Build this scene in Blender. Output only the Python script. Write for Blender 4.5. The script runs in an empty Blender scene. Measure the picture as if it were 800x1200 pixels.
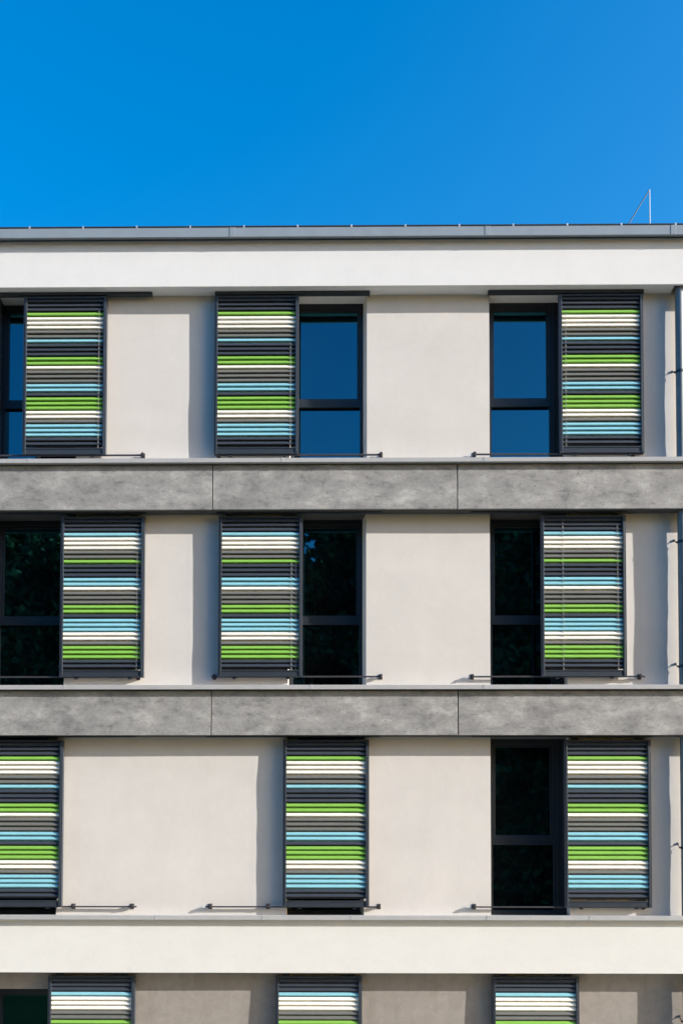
import bpy, math, random
import numpy as np
from mathutils import Vector, Matrix, noise

random.seed(7)
rng = np.random.default_rng(7)
S = bpy.context.scene
COL = S.collection
ZB = 3.6            # height of the camera's eye above the ground at the facade

# ------------------------------------------------------------------ materials
def mat(name):
    m = bpy.data.materials.new(name); m.use_nodes = True
    nt = m.node_tree
    return m, nt, nt.nodes['Principled BSDF']

def N(nt, t, **kw):
    n = nt.nodes.new(t)
    for k, v in kw.items():
        if k in n.inputs: n.inputs[k].default_value = v
        else: setattr(n, k, v)
    return n

def coords(nt, scale=(1, 1, 1), per_object=False):
    tc = N(nt, 'ShaderNodeTexCoord'); mp = N(nt, 'ShaderNodeMapping')
    mp.inputs['Scale'].default_value = scale
    nt.links.new(tc.outputs['Object'], mp.inputs['Vector'])
    if per_object:
        oi = N(nt, 'ShaderNodeObjectInfo'); mu = N(nt, 'ShaderNodeMath', operation='MULTIPLY')
        mu.inputs[1].default_value = 37.0
        cb = N(nt, 'ShaderNodeCombineXYZ')
        nt.links.new(oi.outputs['Random'], mu.inputs[0])
        for i in range(3): nt.links.new(mu.outputs[0], cb.inputs[i])
        nt.links.new(cb.outputs[0], mp.inputs['Location'])
    return mp.outputs['Vector']

def ramp(nt, fac, stops):
    r = N(nt, 'ShaderNodeValToRGB'); e = r.color_ramp.elements
    while len(e) < len(stops): e.new(0.5)
    for el, (p, c) in zip(e, stops):
        el.position = p; el.color = (*c, 1) if len(c) == 3 else c
    nt.links.new(fac, r.inputs['Fac'])
    return r.outputs['Color']

def mixc(nt, fac, a, b, mode='MIX'):
    n = N(nt, 'ShaderNodeMix', data_type='RGBA', blend_type=mode)
    if isinstance(fac, (int, float)): n.inputs[0].default_value = fac
    else: nt.links.new(fac, n.inputs[0])
    for i, v in ((6, a), (7, b)):
        if isinstance(v, tuple): n.inputs[i].default_value = (*v, 1)
        else: nt.links.new(v, n.inputs[i])
    return n.outputs[2]

def tex(nt, v, scale, detail=4, rough=0.55, dist=0.0):
    n = N(nt, 'ShaderNodeTexNoise'); n.inputs['Scale'].default_value = scale
    n.inputs['Detail'].default_value = detail; n.inputs['Roughness'].default_value = rough
    n.inputs['Distortion'].default_value = dist
    nt.links.new(v, n.inputs['Vector'])
    return n.outputs['Fac']

def bump(nt, b, h, strength, dist):
    n = N(nt, 'ShaderNodeBump'); n.inputs['Strength'].default_value = strength; n.inputs['Distance'].default_value = dist
    nt.links.new(h, n.inputs['Height']); nt.links.new(n.outputs['Normal'], b.inputs['Normal'])

def plaster(name, c, var=0.06, grain=140, strength=0.25, streak=0.05, blotch=0.0):
    m, nt, b = mat(name)
    v = coords(nt)
    a = tex(nt, v, 1.3, 5, 0.6, 0.4)
    lo = tuple(x * (1 - var) for x in c); hi = tuple(min(0.9, x * (1 + var * 0.6)) for x in c)
    col = ramp(nt, a, [(0.3, lo), (0.7, hi)])
    vs = coords(nt, (3.2, 3.2, 0.35))
    s = tex(nt, vs, 2.2, 5, 0.65)
    st = ramp(nt, s, [(0.30, (1 - streak * 2.2,) * 3), (0.52, (1, 1, 1))])
    col = mixc(nt, 1.0, col, st, 'MULTIPLY')
    f = tex(nt, v, 55, 4, 0.7)
    fs = ramp(nt, f, [(0.25, (0.94, 0.935, 0.93)), (0.6, (1.0, 1.0, 1.0))])
    col = mixc(nt, 1.0, col, fs, 'MULTIPLY')
    if blotch:
        g = tex(nt, v, 6.5, 5, 0.7, 0.8)
        gs = ramp(nt, g, [(0.38, (1 - blotch,) * 3), (0.6, (1.0, 1.0, 1.0))])
        col = mixc(nt, 1.0, col, gs, 'MULTIPLY')
    nt.links.new(col, b.inputs['Base Color'])
    b.inputs['Roughness'].default_value = 0.92; b.inputs['Specular IOR Level'].default_value = 0.2
    h = tex(nt, v, grain, 3, 0.7)
    bump(nt, b, h, strength, 0.002)
    return m

def paint(name, c, rough=0.42, dirt=0.08, metal=0.0, spec=0.4):
    m, nt, b = mat(name)
    v = coords(nt, (1, 1, 1), True)
    a = tex(nt, v, 5.0, 5, 0.65)
    col = ramp(nt, a, [(0.3, tuple(x * (1 - dirt) for x in c)), (0.7, tuple(min(.92, x * (1 + dirt * .5)) for x in c))])
    nt.links.new(col, b.inputs['Base Color'])
    r = tex(nt, v, 9.0, 4, 0.6)
    mr = N(nt, 'ShaderNodeMapRange'); mr.inputs['To Min'].default_value = rough - .08; mr.inputs['To Max'].default_value = rough + .12
    nt.links.new(r, mr.inputs['Value']); nt.links.new(mr.outputs[0], b.inputs['Roughness'])
    b.inputs['Metallic'].default_value = metal
    b.inputs['Specular IOR Level'].default_value = spec
    return m

def concrete(name):
    m, nt, b = mat(name)
    v = coords(nt, (1, 1, 1.25), True)
    a = tex(nt, coords(nt, (.85, 1, 1.5), True), 3.3, 7, 0.66, 0.12)
    base = ramp(nt, a, [(0.30, (.18, .18, .183)), (0.44, (.265, .265, .263)), (0.55, (.318, .316, .311)), (0.70, (.435, .432, .422))])
    v2 = coords(nt, (0.9, 1, 2.4), True)
    k = tex(nt, v2, 5.5, 7, 0.78, 0.2)
    sm = ramp(nt, k, [(0.34, (.58, .58, .60)), (0.45, (.95, .95, .95)), (0.62, (1, 1, 1)), (0.74, (1.16, 1.16, 1.15))])
    base = mixc(nt, 0.9, base, sm, 'MULTIPLY')
    e = tex(nt, coords(nt, (1.4, 1, 1.4), True), 14, 5, 0.7, 0.0)
    es = ramp(nt, e, [(0.28, (.62, .62, .63)), (0.42, (1, 1, 1)), (0.70, (1.10, 1.10, 1.09))])
    base = mixc(nt, 0.8, base, es, 'MULTIPLY')
    f = tex(nt, v, 38, 5, 0.75)
    fs = ramp(nt, f, [(0.25, (.84, .84, .84)), (0.65, (1.06, 1.06, 1.05))])
    base = mixc(nt, 1.0, base, fs, 'MULTIPLY')
    # blow holes of the cast face
    vo = N(nt, 'ShaderNodeTexVoronoi'); vo.inputs['Scale'].default_value = 9.0; vo.inputs['Randomness'].default_value = 1.0
    nt.links.new(v, vo.inputs['Vector'])
    sep = N(nt, 'ShaderNodeSeparateColor'); nt.links.new(vo.outputs['Color'], sep.inputs[0])
    sz = N(nt, 'ShaderNodeMapRange'); sz.inputs['From Min'].default_value = 0.45; sz.inputs['From Max'].default_value = 1.0
    sz.inputs['To Min'].default_value = 0.0; sz.inputs['To Max'].default_value = 0.13
    nt.links.new(sep.outputs[0], sz.inputs['Value'])
    lt = N(nt, 'ShaderNodeMath', operation='LESS_THAN'); nt.links.new(vo.outputs['Distance'], lt.inputs[0]); nt.links.new(sz.outputs[0], lt.inputs[1])
    ho = N(nt, 'ShaderNodeMath', operation='MULTIPLY'); ho.inputs[1].default_value = 0.6; nt.links.new(lt.outputs[0], ho.inputs[0])
    base = mixc(nt, ho.outputs[0], base, (.09, .09, .09))
    nt.links.new(base, b.inputs['Base Color'])
    b.inputs['Roughness'].default_value = 0.8; b.inputs['Specular IOR Level'].default_value = 0.3
    bump(nt, b, f, 0.2, 0.003)
    return m

M = {}
M['wall'] = plaster('upper_wall_plaster', (.625, .602, .575), 0.045, 120, 0.25, 0.008, .025)
M['fascia'] = plaster('fascia_plaster', (.715, .72, .72), 0.03, 130, 0.2, 0.008, .02)
M['band'] = plaster('white_band_plaster', (.69, .69, .665), 0.03, 75, 0.45, 0.006, .03)
M['taupe'] = plaster('taupe_plaster', (.315, .288, .260), 0.08, 90, 0.35, 0.05, 0.12)
M['concrete'] = concrete('fibre_cement')
M['edge'] = plaster('floor_edge_render', (.085, .088, .088), .12, 60, .3, .04, .15)
M['anth'] = paint('anthracite_paint', (.032, .041, .055), 0.42, 0.10)
M['winframe'] = paint('window_frame_paint', (.020, .026, .034), 0.38, 0.08)
M['sill'] = paint('sill_metal', (.40, .405, .41), 0.45, 0.08, 0.0, 0.5)
M['coping'] = paint('coping_metal', (.245, .29, .335), 0.4, 0.07, 0.0, 0.5)
M['pipe'] = paint('zinc_pipe', (.175, .20, .215), 0.42, 0.12, 0.3, 0.5)
M['alu'] = paint('bright_aluminium', (.62, .63, .64), 0.35, 0.05, 0.6)
M['dark_cable'] = paint('dark_cable', (.022, .030, .042), 0.5, 0.05)
M['rod_white'] = paint('pale_rod', (.50, .52, .54), 0.4, 0.04)
M['rod_dark'] = paint('dull_rod', (.016, .035, .06), 0.5, 0.04)
M['bar'] = paint('guide_bar_steel', (.06, .058, .066), 0.42, 0.10, 0.2)
M['cord'] = paint('cord_light_line_grey', (.30, .30, .29), 0.7, 0.06)
M['rivet'] = paint('rivet_grey', (.10, .10, .10), 0.5, 0.05)
SLAT = {'D': (.040, .049, .066), 'G': (.205, .44, .070), 'W': (.80, .785, .71), 'g': (.140, .145, .135), 'B': (.225, .50, .59)}
for k, c in SLAT.items(): M['slat_' + k] = paint('slat_paint_' + k, c, 0.45, 0.07)

def glass(name):
    m, nt, b = mat(name)
    b.inputs['Base Color'].default_value = (.0025, .003, .004, 1)
    b.inputs['Roughness'].default_value = 0.015
    b.inputs['IOR'].default_value = 2.6; b.inputs['Specular Tint'].default_value = (.15, .80, 1.0, 1)
    v = coords(nt, (1, 1, 1), True)
    h = tex(nt, v, 1.4, 2, 0.4)
    bump(nt, b, h, 0.10, 0.02)
    return m
M['glass'] = glass('window_glass')

def ground_mat():
    m, nt, b = mat('grass')
    v = coords(nt)
    a = tex(nt, v, 0.35, 6, 0.6); f = tex(nt, v, 22, 5, 0.8)
    c = ramp(nt, a, [(.3, (.022, .034, .012)), (.7, (.045, .056, .024))])
    c = mixc(nt, .6, c, ramp(nt, f, [(.3, (.5, .5, .5)), (.7, (1.2, 1.2, 1.2))]), 'MULTIPLY')
    nt.links.new(c, b.inputs['Base Color']); b.inputs['Roughness'].default_value = .95; b.inputs['Specular IOR Level'].default_value = .05
    bump(nt, b, f, .6, .05)
    return m
M['grass'] = ground_mat()
M['paving'] = plaster('paving_slabs', (.58, .56, .51), .12, 60, .4, .05)
def leaf_mat():
    m, nt, b = mat('leaf_green')
    g = N(nt, 'ShaderNodeNewGeometry')
    c = ramp(nt, g.outputs['Random Per Island'], [(0, (.018, .034, .010)), (.7, (.034, .060, .016)), (1, (.07, .10, .025))])
    nt.links.new(c, b.inputs['Base Color']); b.inputs['Roughness'].default_value = .6
    return m
M['leaf'] = leaf_mat()
M['bark'] = plaster('bark', (.10, .08, .06), .3, 30, .6, .2)

# ------------------------------------------------------------------ mesh helpers
class MB:
    def __init__(s): s.v = []; s.f = []; s.m = []; s.sm = []
    def face(s, pts, mi=0, smooth=False):
        i = len(s.v); s.v += [tuple(p) for p in pts]; s.f.append(tuple(range(i, i + len(pts)))); s.m.append(mi); s.sm.append(smooth)
    def box(s, x0, x1, y0, y1, z0, z1, mi=0):
        i = len(s.v)
        s.v += [(x0, y0, z0), (x1, y0, z0), (x1, y1, z0), (x0, y1, z0), (x0, y0, z1), (x1, y0, z1), (x1, y1, z1), (x0, y1, z1)]
        for q in ((0, 3, 2, 1), (4, 5, 6, 7), (0, 1, 5, 4), (1, 2, 6, 5), (2, 3, 7, 6), (3, 0, 4, 7)):
            s.f.append(tuple(i + k for k in q)); s.m.append(mi); s.sm.append(False)
    def tube(s, a, b, r, n=14, mi=0, r2=None, caps=True):
        a = Vector(a); b = Vector(b); d = (b - a).normalized(); r2 = r if r2 is None else r2
        u = d.orthogonal().normalized(); w = d.cross(u); i = len(s.v)
        for (p, rr) in ((a, r), (b, r2)):
            for k in range(n):
                t = 2 * math.pi * k / n; s.v.append(tuple(p + u * (rr * math.cos(t)) + w * (rr * math.sin(t))))
        for k in range(n):
            j = (k + 1) % n; s.f.append((i + k, i + j, i + n + j, i + n + k)); s.m.append(mi); s.sm.append(True)
        if caps:
            s.face([s.v[i + n - 1 - k] for k in range(n)], mi); s.face([s.v[i + n + k] for k in range(n)], mi)
    def prism(s, prof, x0, x1, mi=0, smooth=False):
        """extrude a closed (y,z) outline along x"""
        n = len(prof); i = len(s.v)
        s.v += [(x0, y, z) for y, z in prof] + [(x1, y, z) for y, z in prof]
        for k in range(n):
            j = (k + 1) % n; s.f.append((i + k, i + n + k, i + n + j, i + j)); s.m.append(mi); s.sm.append(smooth)
        s.face([(x0, y, z) for y, z in prof], mi); s.face([(x1, y, z) for y, z in reversed(prof)], mi)
    def build(s, name, mats, parent=None, loc=(0, 0, 0), bevel=0, recalc=False):
        me = bpy.data.meshes.new(name); me.from_pydata(s.v, [], s.f)
        if not isinstance(mats, (list, tuple)): mats = [mats]
        for m in mats: me.materials.append(m)
        me.polygons.foreach_set('material_index', s.m); me.polygons.foreach_set('use_smooth', s.sm); me.update()
        if recalc:
            import bmesh
            bm = bmesh.new(); bm.from_mesh(me); bmesh.ops.recalc_face_normals(bm, faces=bm.faces); bm.to_mesh(me); bm.free()
        o = bpy.data.objects.new(name, me); COL.objects.link(o); o.location = loc
        if parent: o.parent = parent
        if bevel:
            b = o.modifiers.new('soft_edges', 'BEVEL'); b.width = bevel; b.segments = 2; b.limit_method = 'ANGLE'; b.angle_limit = math.radians(50)
        return o

def thing(name, label, cat, loc=(0, 0, 0), group=None):
    o = bpy.data.objects.new(name, None); COL.objects.link(o); o.location = loc; o.empty_display_size = .2
    o['label'] = label; o['category'] = cat
    if group: o['group'] = group
    return o

# ------------------------------------------------------------------ the building (z below is measured from the eye level, lifted by ZB)
bld = thing('apartment_building', 'pale four-storey apartment block with concrete bands, white fascia and recessed dark windows', 'building', (0, 0, ZB))
XL, XR = -8.10, 7.84
Z_SOF1, Z_SILL1, Z_PAN1 = 8.000, 5.684, 5.033
Z_SILL2, Z_PAN2 = 2.717, 2.078
Z_SILL3, Z_BAND = -0.249, -0.986
Z_GROUND = -ZB

def wobble(x, z):
    return (0.0060 * noise.noise((x * 0.30 + 3.1, z * 1.0, 0.7)) + 0.0040 * noise.noise((x * 0.7, z * 2.6 + 9.0, 4.2)) + 0.0011 * noise.noise((x * 1.6, z * 8.0, 8.2)))

REV = 0.30
def wall_mesh(storeys):
    mb = MB()
    for (z0, z1, ops, phase) in storeys:
        xs = {XL, XR}; zs = {z0, z1}
        for (a, b, c, d) in ops: xs |= {a, b}; zs |= {max(c, z0), min(d, z1)}
        def fill(vals, step):
            vals = sorted(vals); out = []
            for p, q in zip(vals, vals[1:]):
                n = max(1, int(round((q - p) / step))); out += [p + (q - p) * k / n for k in range(n)]
            return out + [vals[-1]]
        X = fill(xs, 0.08); Z = fill(zs, 0.05); idx = {}
        def inside(x, z): return any(a < x < b and c < z < d for a, b, c, d in ops)
        def vid(i, j):
            if (i, j) not in idx:
                idx[(i, j)] = len(mb.v); mb.v.append((X[i], wobble(X[i], Z[j] + phase), Z[j]))
            return idx[(i, j)]
        solid = {}
        for i in range(len(X) - 1):
            for j in range(len(Z) - 1):
                solid[(i, j)] = not inside((X[i] + X[i + 1]) / 2, (Z[j] + Z[j + 1]) / 2)
                if solid[(i, j)]:
                    mb.f.append((vid(i, j), vid(i + 1, j), vid(i + 1, j + 1), vid(i, j + 1))); mb.m.append(0); mb.sm.append(True)
        def P(i, j): return (X[i], wobble(X[i], Z[j] + phase), Z[j])
        for (i, j), s in solid.items():
            if s: continue
            if i > 0 and solid[(i - 1, j)]:                                    # jamb facing +x
                a, b = P(i, j), P(i, j + 1); mb.face([a, (a[0], REV, a[2]), (b[0], REV, b[2]), b])
            if i < len(X) - 2 and solid[(i + 1, j)]:                           # jamb facing -x
                a, b = P(i + 1, j), P(i + 1, j + 1); sp = .066 if -.5 < a[0] < .5 else 0; mb.face([a, b, (b[0] - sp, REV, b[2]), (a[0] - sp, REV, a[2])])
            if j < len(Z) - 2 and solid[(i, j + 1)]:                           # head
                a, b = P(i, j + 1), P(i + 1, j + 1); mb.face([a, b, (b[0], REV, b[2]), (a[0], REV, a[2])])
            if j > 0 and solid[(i, j - 1)]:
                a, b = P(i, j), P(i + 1, j); mb.face([a, (a[0], REV, a[2]), (b[0], REV, b[2]), b])
    return mb

big = 99
OPEN = {
    1: [(-4.630, -3.555), (-0.722, 0.300), (1.921, 2.925)],
    2: [(-4.700, -3.684), (-0.735, 0.290), (1.917, 2.925)],
    3: [(-4.770, -3.752), (-0.745, 0.262), (1.912, 2.935)],
    0: [(-4.640, -3.640), (-0.800, 0.150), (1.980, 2.940)],
}
st = []
for fl, (z0, z1) in {1: (Z_SILL1, Z_SOF1), 2: (Z_SILL2, Z_PAN1), 3: (Z_SILL3, Z_PAN2)}.items():
    st.append((z0 - .012, z1 + .012, [(a, b, -big, big) for a, b in OPEN[fl]], fl * 3.3))
wall_mesh(st).build('rendered_wall', M['wall'], bld)
g = wall_mesh([(Z_GROUND, Z_BAND + .012, [(a, b, -3.25, -1.213) for a, b in OPEN[0]], 13.0)]).build('ground_floor_wall', M['taupe'], bld)
g['label'] = 'taupe plaster wall of the ground storey'

# attic: white fascia with soffit, notched where the downpipe comes up
NX0, NX1 = 4.322, 4.62
f = MB()
f.box(XL, XR, -.200, -.165, Z_SOF1, 8.62)
f.box(XL, NX0, -.165, .34, Z_SOF1, Z_SOF1 + .06)
f.box(NX1, XR, -.165, .34, Z_SOF1, Z_SOF1 + .06)
f.box(NX0, NX1, .02, .34, Z_SOF1, Z_SOF1 + .06)
f.build('roof_fascia', M['fascia'], bld, bevel=.004)
r = MB(); r.box(XL, XR, -.165, 9.5, 8.45, 8.60); r.build('roof', M['taupe'], bld)
c = MB()
Zc0, Zc1 = 8.600, 8.722
c.prism([(-.305, Zc0), (-.305, Zc1), (.12, Zc1 - .012), (.12, Zc0 + .04), (-.199, Zc0 + .04), (-.290, Zc0 + .012), (-.290, Zc0)], XL - .05, XR + .05)
for x in (-7.1, -4.6, -1.46, 1.863, 4.27, 6.9):
    c.box(x - .035, x + .035, -.3085, -.3055, Zc0 - .001, Zc1 + .001)
    c.box(x - .035, x + .035, -.3055, .11, Zc1 - .004, Zc1 + .003)
c.build('roof_coping', M['coping'], bld, bevel=.003)

# white spandrel band above the ground storey
b = MB(); b.box(XL, XR, -.200, .34, Z_BAND, Z_SILL3 - .055); b.build('white_spandrel_band', M['band'], bld, bevel=.006)

# concrete panel bands
JX = [XL, -4.90, -1.715, 1.470, 4.655, XR]
for zi, (zb, zt) in enumerate(((Z_PAN1, Z_SILL1), (Z_PAN2, Z_SILL2))):
    core = MB(); core.box(XL + .01, XR - .01, -.168, .34, zb + .006, zt - .056); core.build('floor_edge', M['edge'], bld)
    for x0, x1 in zip(JX, JX[1:]):
        p = MB(); gp = .0065
        p.box(x0 + gp, x1 - gp, -.200, -.170, zb + random.uniform(-.001, .001), zt - .066)
        n = 6
        for k in range(n):
            x = x0 + .10 + (x1 - x0 - .20) * k / (n - 1)
            for z in (zb + .045, zt - .14):
                p.tube((x, -.2018, z), (x, -.199, z), .0065, 8, 1)
        p.build('concrete_panel', [M['concrete'], M['rivet']], bld, bevel=.003)

# sill flashings
SEAM = {Z_SILL1: (-4.1, -.80, 1.815, 4.9), Z_SILL2: (-3.6, -.42, 1.80, 5.1), Z_SILL3: (-2.4, -1.03, .10, 1.83, 3.13, 5.0)}
for z, seams in SEAM.items():
    s = MB()
    s.prism([(-.268, z - .056), (-.268, z - .003), (-.262, z), (.31, z + .006), (.31, z - .05), (-.25, z - .05), (-.256, z - .056)], XL, XR)
    for x in seams:
        s.box(x - .012, x + .012, -.2705, -.2685, z - .0575, z + .002)
    o = s.build('sill_flashing', M['sill'], bld, bevel=.002)
    nt_ = None

# ------------------------------------------------------------------ windows: frame, two panes, threshold
def window(x0, x1, z0, z1, trans, wide_right=0.0, wide_left=0.0, liner=False):
    """fixed lower light and an opening sash above the transom"""
    y = .205; fr = MB(); t = .055; xl = x0 + t + wide_left; xr = x1 - t - wide_right
    fr.box(x0, xl, y, y + .085, z0, z1); fr.box(xr, x1, y, y + .085, z0, z1)
    if wide_right > .1:
        fr.box(xr + .045, xr + .060, y - .012, y, z0 + .08, z1); fr.box(x1 - .045, x1 - .004, y - .014, y, z0 + .08, z1)
    if wide_left: fr.box(xl - .06, xl - .045, y - .012, y, z0 + .08, z1)
    fr.box(xl, xr, y, y + .085, z1 - .065, z1)
    fr.box(xl, xr, y, y + .085, z0, z0 + .062)
    fr.box(x0 + .01, x1 - .01, y - .05, y, z0 + .004, z0 + .040)         # threshold
    fr.box(xl, xr, y - .004, y + .085, trans - .05, trans + .05)           # transom
    fr.box(xl, xr, y - .020, y - .004, trans - .062, trans - .046)         # drip edge
    if liner: fr.box(x0 + .002, x0 + .028, .012, y, z0, z1 - .002)
    o = fr.build('window', M['winframe'], bld, bevel=.003)
    sash = MB(); q = .038; z2, z3 = trans + .05, z1 - .065
    sash.box(xl, xl + q, y + .012, y + .07, z2, z3); sash.box(xr - q, xr, y + .012, y + .07, z2, z3)
    sash.box(xl + q, xr - q, y + .012, y + .07, z3 - q, z3); sash.box(xl + q, xr - q, y + .012, y + .07, z2, z2 + .02)
    sash.build('sash', M['winframe'], o, bevel=.003)
    for (a, b_, c_, d_) in ((xl + q, xr - q, z2 + .02, z3 - q), (xl, xr, z0 + .062, trans - .05)):
        p = MB(); p.box(a - .004, b_ + .004, y + .032, y + .056, c_ - .004, d_ + .004); p.build('pane', M['glass'], o)
    return o

for fl, (zs, zt, tr) in {1: (Z_SILL1 + .006, Z_SOF1, 6.628), 2: (Z_SILL2 + .006, Z_PAN1 + .006, 3.678), 3: (Z_SILL3 + .006, Z_PAN2 + .006, .742), 0: (-3.25, -1.213, -2.3)}.items():
    for ci, (a, b_) in enumerate(OPEN[fl]):
        window(a, b_, zs, zt, tr, wide_right=.115 if ci == 2 else .035 if ci == 1 else 0, wide_left=.045 if ci == 0 and fl != 1 else 0, liner=(ci == 0))

# ------------------------------------------------------------------ tracks, guide bars
def track(x0, x1, zsof, hh=.010):
    m = MB()
    m.box(x0, x1, -.096, -.030, zsof - hh, zsof - .002); m.box(x0, x1, -.099, -.096, zsof - hh - .003, zsof - hh * .4)
    if hh > .02: m.box(x1 - .012, x1 + .002, -.094, -.032, zsof - hh - .012, zsof - hh)
    m.build('guide_track', M['anth'], bld, bevel=.002)

def bar(x0, x1, z, brackets):
    m = MB(); m.box(x0, x1, -.052, -.030, z - .010, z + .010)
    o = m.build('guide_bar', M['bar'], bld, bevel=.003)
    for x in brackets:
        k = MB()
        k.box(x - .014, x + .014, -.030, .004, z - .008, z + .008)
        k.box(x - .024, x + .024, -.006, .005, z - .030, z + .040)
        k.tube((x, -.060, z + .012), (x, -.028, z + .012), .021, 12)
        k.tube((x, -.070, z + .012), (x, -.060, z + .012), .011, 10)
        k.build('bracket', M['bar'], o, bevel=.002)

track(-4.74, -2.545, Z_SOF1, .038); track(-1.712, .335, Z_SOF1, .038); track(1.895, 3.94, Z_SOF1, .038)
track(-4.82, -2.59, Z_PAN1 + .006); track(-1.68, .50, Z_PAN1 + .006); track(1.66, 3.70, Z_PAN1 + .006)
track(-4.90, -2.72, Z_PAN2 + .006); track(-1.80, .47, Z_PAN2 + .006); track(1.66, 4.00, Z_PAN2 + .006)
track(-4.9, -2.66, Z_BAND); track(-1.9, .30, Z_BAND); track(1.7, 3.1, Z_BAND)
bar(-4.82, -2.63, 5.822, (-4.7, -2.66)); bar(-1.70, .504, 5.818, (-1.66, .485)); bar(1.694, 3.93, 5.818, (1.715, 3.80))
bar(-4.90, -2.655, 2.868, (-4.8, -2.70)); bar(-1.735, .502, 2.870, (-1.700, .480)); bar(1.650, 3.925, 2.868, (1.675, 3.86))
bar(-4.92, -2.690, -.141, (-3.52, -2.755)); bar(-1.795, .479, -.140, (-1.735, -.985, .455)); bar(1.650, 3.95, -.139, (1.690, 3.88))
bar(-4.9, -2.66, -3.17, (-4.8, -2.7)); bar(-1.9, .30, -3.17, (-1.86, .27)); bar(1.7, 3.1, -3.17, (1.74, 3.06))

# ------------------------------------------------------------------ the sliding shutters
SEQ_A = 'DDDGWWWggBDDDGGWgggBBDGGGWWgBBBDD'
SEQ_B = SEQ_A.translate(str.maketrans('GB', 'BG'))
KEYS = ['D', 'G', 'W', 'g', 'B']
PROF = [(.024, .0300), (.0195, .0280), (.0145, .0200), (.0095, .0105), (.0050, .0010), (.0035, -.0050), (.0040, -.0095), (.0075, -.0122),
        (.030, -.0130), (.036, -.034), (.039, -.034), (.039, .0300)]
def shutter(x0, x1, ztop, h, seq, label, cords=(), seed=0):
    rr = random.Random(seed)
    x0 -= .014; x1 += .027
    w = x1 - x0; pt = .0603 * h / 2.13
    root = thing('sliding_shutter', label, 'shutter', ((x0 + x1) / 2, -.055, ZB + ztop - h), 'striped sliding louvre shutters on the facade')
    hw = w / 2; pw = .042
    fr = MB()
    for sx in (-1, 1):
        a, b_ = sorted((sx * hw, sx * (hw - pw)))
        fr.box(a, b_, -.034, .034, 0, h)
        a, b_ = sorted((sx * (hw - pw * .45), sx * (hw - pw)))
        fr.box(a, b_, -.0375, -.034, .03, h - .03)                           # raised inner lip of the stile
    fr.box(-hw + pw, hw - pw, -.031, .030, h - .026, h)
    fr.box(-hw + pw, hw - pw, -.029, .030, .004, .084)
    fr.box(-hw + pw, hw - pw, -.035, -.029, .070, .086)
    fr.build('frame', M['anth'], root, bevel=.009)
    sl = MB(); n = len(seq)
    for i, ch in enumerate(seq):
        zc = h - (.179 + (i - 2) * .0603) * h / 2.13 + rr.uniform(-.0009, .0009)
        ta = rr.uniform(-.045, .045)
        prof = [(-.0315 + y * math.cos(ta) - (z) * math.sin(ta) * .5, zc + z * math.cos(ta) + y * math.sin(ta)) for y, z in PROF]
        mi = KEYS.index(ch)
        nseg = len(prof); base = len(sl.v); x_a, x_b = -hw + pw + .001, hw - pw - .001
        sag = rr.uniform(-.0008, .0008)
        K = 6
        for k in range(K + 1):
            x = x_a + (x_b - x_a) * k / K; dz = sag * math.sin(math.pi * k / K)
            sl.v += [(x, y, z + dz) for y, z in prof]
        for k in range(K):
            for q in range(nseg):
                q2 = (q + 1) % nseg; A = base + k * nseg; B = A + nseg
                sl.f.append((A + q, B + q, B + q2, A + q2)); sl.m.append(mi); sl.sm.append(q < 6)
    sl.build('slats', [M['slat_' + k] for k in KEYS], root, recalc=True)
    if cords:
        cm = MB()  # pale cords; some stand in for lit wall and reflections between slats
        for cx, zt in cords:
            for dx in (-.005, .005):
                cm.tube((-hw + cx + dx, -.0225, .05), (-hw + cx + dx, -.0225, zt * h), .0017, 6)
        cm.build('cord_light_line', M['cord'], root)
    for sx in (-.62, .66):
        ro = MB(); ro.box(sx * hw - .022, sx * hw + .022, -.012, .028, -.022, .002)
        ro.build('guide_shoe', M['anth'], root, bevel=.002)
    for sx in (-.75, .75):
        hg = MB(); hg.box(sx * hw - .05, sx * hw + .05, -.008, .008, h - .004, h + .028)
        hg.build('hanger', M['anth'], root)
    return root

T = 7.947; HT = 2.130
L = 'striped louvre shutter '
shutter(-4.230, -3.170, T, HT, SEQ_A, L + 'on the top storey, farthest from the downpipe', ((1.00, .92),), 1)
shutter(-1.700, -.628, T, HT, SEQ_A, L + 'on the top storey, middle of three, beside a blue-reflecting window', ((1.005, .70),), 2)
shutter(2.838, 3.906, T, HT, SEQ_A, L + 'on the top storey, nearest the downpipe', ((.09, .90),), 3)
shutter(-3.707, -2.645, 4.985, 2.125, SEQ_B, L + 'between the two concrete bands, farthest from the downpipe', ((1.01, .92),), 4)
shutter(-1.630, -.572, 4.985, 2.125, SEQ_B, L + 'between the two concrete bands, middle of the row', ((.955, .72), (1.015, .72)), 5)
shutter(2.582, 3.650, 4.985, 2.125, SEQ_B, L + 'between the two concrete bands, nearest the downpipe', ((.29, .985), (1.00, .95)), 6)  # first cord stands in for a vertical column of reflected light
shutter(-4.760, -3.685, 2.034, 2.180, SEQ_A, L + 'under the lower concrete band, farthest from the downpipe', (), 7)
shutter(-.775, .300, 2.034, 2.180, SEQ_A, L + 'under the lower concrete band, covering the middle window', (), 8)
shutter(2.868, 3.946, 2.034, 2.180, SEQ_A, L + 'under the lower concrete band, nearest the downpipe', (), 9)
shutter(-3.806, -2.722, -1.034, 2.130, SEQ_B, L + 'on the taupe ground storey, farthest from the downpipe', (), 10)
shutter(-.866, .208, -1.034, 2.130, SEQ_B, L + 'on the taupe ground storey, middle of the row', (), 11)
shutter(1.925, 2.998, -1.034, 2.130, SEQ_B, L + 'on the taupe ground storey, nearest the downpipe', (), 12)

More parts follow.
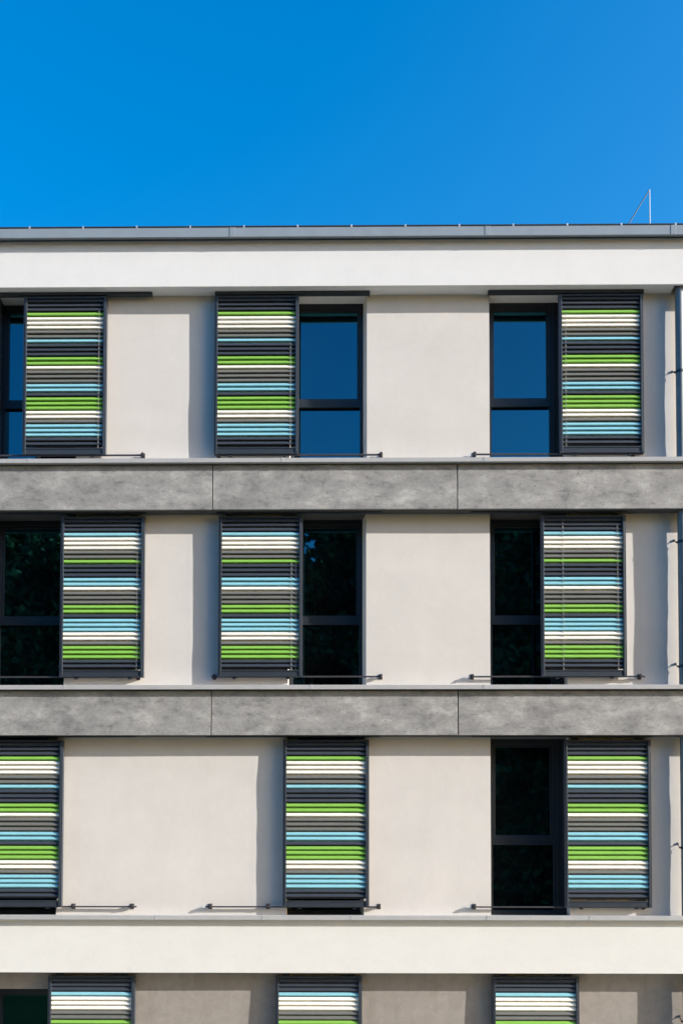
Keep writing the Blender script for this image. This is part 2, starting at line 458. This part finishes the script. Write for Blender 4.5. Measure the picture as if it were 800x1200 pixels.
# ------------------------------------------------------------------ downpipe
PX, PY, PR = 4.402, -.100, .0565
dp = thing('downpipe', 'grey zinc downpipe standing off the wall beside the shutter column', 'downpipe', (PX, PY, 0))
p = MB(); p.tube((0, 0, 0.05), (0, 0, ZB + 8.30), PR, 28)
p.build('pipe', M['pipe'], dp)
for z in (6.88, 4.62, 2.985, .63, -1.6):
    k = MB()
    k.tube((0, 0, ZB + z - .018), (0, 0, ZB + z + .018), PR + .004, 28)
    k.box(-PR - .026, -PR + .004, -.007, .007, ZB + z - .010, ZB + z + .010)
    k.tube((-PR - .016, .004, ZB + z), (-PR - .016, .101, ZB + z + .055), .006, 10)
    k.tube((-PR - .016, .090, ZB + z + .055), (-PR - .016, .103, ZB + z + .055), .016, 14)
    k.build('pipe_clamp', M['rod_dark'], dp)
for z in (5.30, 2.30, -.7):
    k = MB(); k.tube((0, 0, ZB + z - .04), (0, 0, ZB + z + .04), PR + .003, 28); k.build('pipe_socket', M['pipe'], dp)

# ------------------------------------------------------------------ on the roof
lr = thing('lightning_rod', 'thin white lightning rod with a slanting dark brace on the flat roof', 'lightning rod', (4.363, 1.0, ZB + 8.60))
m = MB(); m.tube((0, 0, 0), (0, 0, 1.516), .0085, 10, r2=.007); m.box(-.14, .14, -.14, .14, 0, .07); m.build('mast', M['rod_white'], lr, bevel=.003)
m = MB(); m.tube((-.012, 0, 1.50), (-.900, 0, .02), .0075, 8); m.build('brace', M['rod_dark'], lr)
cw = thing('roof_conductor_cable', 'dark lightning conductor cable with pale clips running along the metal coping', 'cable', (0, -.292, ZB + 8.722))
m = MB(); m.tube((XL, 0, .0155), (XR, 0, .0155), .0150, 10); m.build('cable', M['dark_cable'], cw)
for k in range(22):
    x = -7.62 + .701 * k
    if x > XR - .1: break
    q = MB(); q.box(x - .011, x + .011, -.015, .015, -.004, .0325); q.box(x - .020, x + .020, -.011, .05, -.004, .003)
    q.build('clip', M['alu'], cw, bevel=.002)

# the rest of the block behind the facade
m = MB()
m.box(XL, XL + .3, .34, 9.5, Z_GROUND, 8.45); m.box(XR - .3, XR, .34, 9.5, Z_GROUND, 8.45); m.box(XL, XR, 9.2, 9.5, Z_GROUND, 8.44)
m.build('side_wall', M['wall'], bld)

# ------------------------------------------------------------------ ground, path and the wood across the way
def gz(y):
    t = min(1, max(0, (-y - 5.5) / 5.5)); return 2.0 * t * t * (3 - 2 * t)
gm = MB(); ys = [120, 60, 20, 0, -2, -4, -5] + [-5.5 - .5 * k for k in range(13)] + [-14, -20, -40, -90, -200]
xs = [-200, -80, -40, -20, -10, -5, 0, 5, 10, 20, 40, 80, 200]
idx = {}
for j, y in enumerate(ys):
    for i, x in enumerate(xs): idx[i, j] = len(gm.v); gm.v.append((x, y, gz(y) - .004))
for j in range(len(ys) - 1):
    for i in range(len(xs) - 1):
        gm.f.append((idx[i, j], idx[i, j + 1], idx[i + 1, j + 1], idx[i + 1, j])); gm.m.append(0); gm.sm.append(True)
o = gm.build('ground', M['grass'], recalc=False); o['kind'] = 'structure'
pm = MB(); pm.box(-30, 30, -5.4, -.0, -.02, .02); o = pm.build('path', M['paving'], bevel=.01); o['kind'] = 'structure'

def wood():
    V = []; F = []; MI = []
    def quads(cen, nrm_rand, size):
        n = len(cen)
        a = rng.normal(size=(n, 3)); a /= np.linalg.norm(a, axis=1)[:, None]
        b_ = rng.normal(size=(n, 3)); b_ -= (b_ * a).sum(1)[:, None] * a; b_ /= np.linalg.norm(b_, axis=1)[:, None]
        s = size * rng.uniform(.6, 1.3, n)[:, None]
        base = sum(len(v) for v in V)
        q = np.stack([cen - a * s, cen - b_ * s * .55, cen + a * s, cen + b_ * s * .55], 1).reshape(-1, 3)
        V.append(q); f = np.arange(n * 4).reshape(n, 4) + base; F.append(f); MI.append(np.zeros(n, int))
    for row, (y0, top, sp, off) in enumerate(((-23.5, 17.7, 4.0, 0), (-27.5, 19.2, 4.4, 2.1), (-33, 21.3, 4.8, 1.0))):
        for x in np.arange(-24, 27, sp):
            cx = x + off + rng.uniform(-.5, .5); cy = y0 + rng.uniform(-.8, .8); tp = top + 2.0 + rng.uniform(-1.6, -.9)
            for k in range(78 if row == 0 else 90):
                z = 2.6 + (tp - 2.6) * rng.uniform(0, 1) ** .9
                t = (z - 2.6) / (tp - 2.6); rad = 3.7 * (1 - max(0, (t - .45) / .55) ** 2.4) * (.72 + .28 * min(1, t / .3))
                ang = rng.uniform(0, 2 * math.pi); rr = rad * rng.uniform(.25, 1) ** .5
                c0 = np.array([cx + rr * math.cos(ang), cy + rr * math.sin(ang), z - .5])
                n = 130 if row == 0 else 64; d = rng.normal(size=(n, 3)); d /= np.linalg.norm(d, axis=1)[:, None]
                quads(c0 + d * (rng.uniform(.2, 1, n)[:, None] ** .5) * np.array([1.25, 1.25, .8]), None, .155 if row == 0 else .46)
    for k in range(1300):                                                     # undergrowth at the foot of the trees
        c0 = np.array([rng.uniform(-30, 32), rng.uniform(-34, -25), 2.0 + rng.uniform(.1, 6.5)])
        n = 26; quads(c0 + rng.normal(size=(n, 3)) * .6, None, .42)
    v = np.concatenate(V); f = np.concatenate(F)
    me = bpy.data.meshes.new('treeline'); me.from_pydata(v.tolist(), [], f.tolist()); me.materials.append(M['leaf']); me.update()
    o = bpy.data.objects.new('treeline', me); COL.objects.link(o); o['kind'] = 'stuff'
    o['label'] = 'dark leafy wood opposite the facade, mirrored in the windows'; o['category'] = 'trees'
wood()

# ------------------------------------------------------------------ light
KH, KV = 3.85, 1.26
sd = Vector((KH, -1.0, KV)).normalized()
elev = math.asin(sd.z); rot = math.atan2(sd.x, sd.y)
sun = bpy.data.lights.new('sun', 'SUN'); sun.energy = 5.0; sun.angle = math.radians(.5); sun.color = (1.0, .945, .87)
so = bpy.data.objects.new('sun', sun); COL.objects.link(so); so.rotation_euler = (-sd).to_track_quat('-Z', 'Y').to_euler(); so.location = (40, -20, 30)
w = bpy.data.worlds.new('World'); S.world = w; w.use_nodes = True
nt = w.node_tree; bg = nt.nodes['Background']
sky = nt.nodes.new('ShaderNodeTexSky'); sky.sky_type = 'NISHITA'; sky.sun_disc = False
sky.sun_elevation = elev; sky.sun_rotation = rot; sky.altitude = 200; sky.air_density = 1.0; sky.dust_density = 2.2; sky.ozone_density = 2.0
hs = nt.nodes.new('ShaderNodeHueSaturation'); hs.inputs['Saturation'].default_value = 1.52; hs.inputs['Value'].default_value = 1.45
nt.links.new(sky.outputs[0], hs.inputs['Color']); nt.links.new(hs.outputs[0], bg.inputs['Color'])
bg.inputs['Strength'].default_value = 0.12

# ------------------------------------------------------------------ camera
cam = bpy.data.cameras.new('camera'); co = bpy.data.objects.new('camera', cam); COL.objects.link(co)
yaw, pitch, roll = 1.06414503e-02, 3.72061968e-02, 1.27439932e-03
fwd = Vector((-math.sin(yaw) * math.cos(pitch), math.cos(yaw) * math.cos(pitch), math.sin(pitch)))
r0 = Vector((math.cos(yaw), math.sin(yaw), 0)); u0 = r0.cross(fwd)
rt = r0 * math.cos(roll) + u0 * math.sin(roll); up = u0 * math.cos(roll) - r0 * math.sin(roll)
R = Matrix((rt, up, -fwd)).transposed().to_4x4()
co.matrix_world = Matrix.Translation((0, -1200 / 90, ZB)) @ R
cam.sensor_fit = 'HORIZONTAL'; cam.sensor_width = 36; cam.lens = 1200 / 800 * 36
cam.shift_x = (400 - 390) / 800; cam.shift_y = (1005.88 - 600) / 800
cam.clip_start = .1; cam.clip_end = 2000
S.camera = co

S.view_settings.view_transform = 'Standard'; S.view_settings.look = 'None'; S.view_settings.gamma = 1; S.view_settings.use_curve_mapping = False
S.view_settings.exposure = 0.98
S.render.engine = 'CYCLES'; S.cycles.use_denoising = True; S.cycles.max_bounces = 6; S.cycles.sample_clamp_indirect = 6
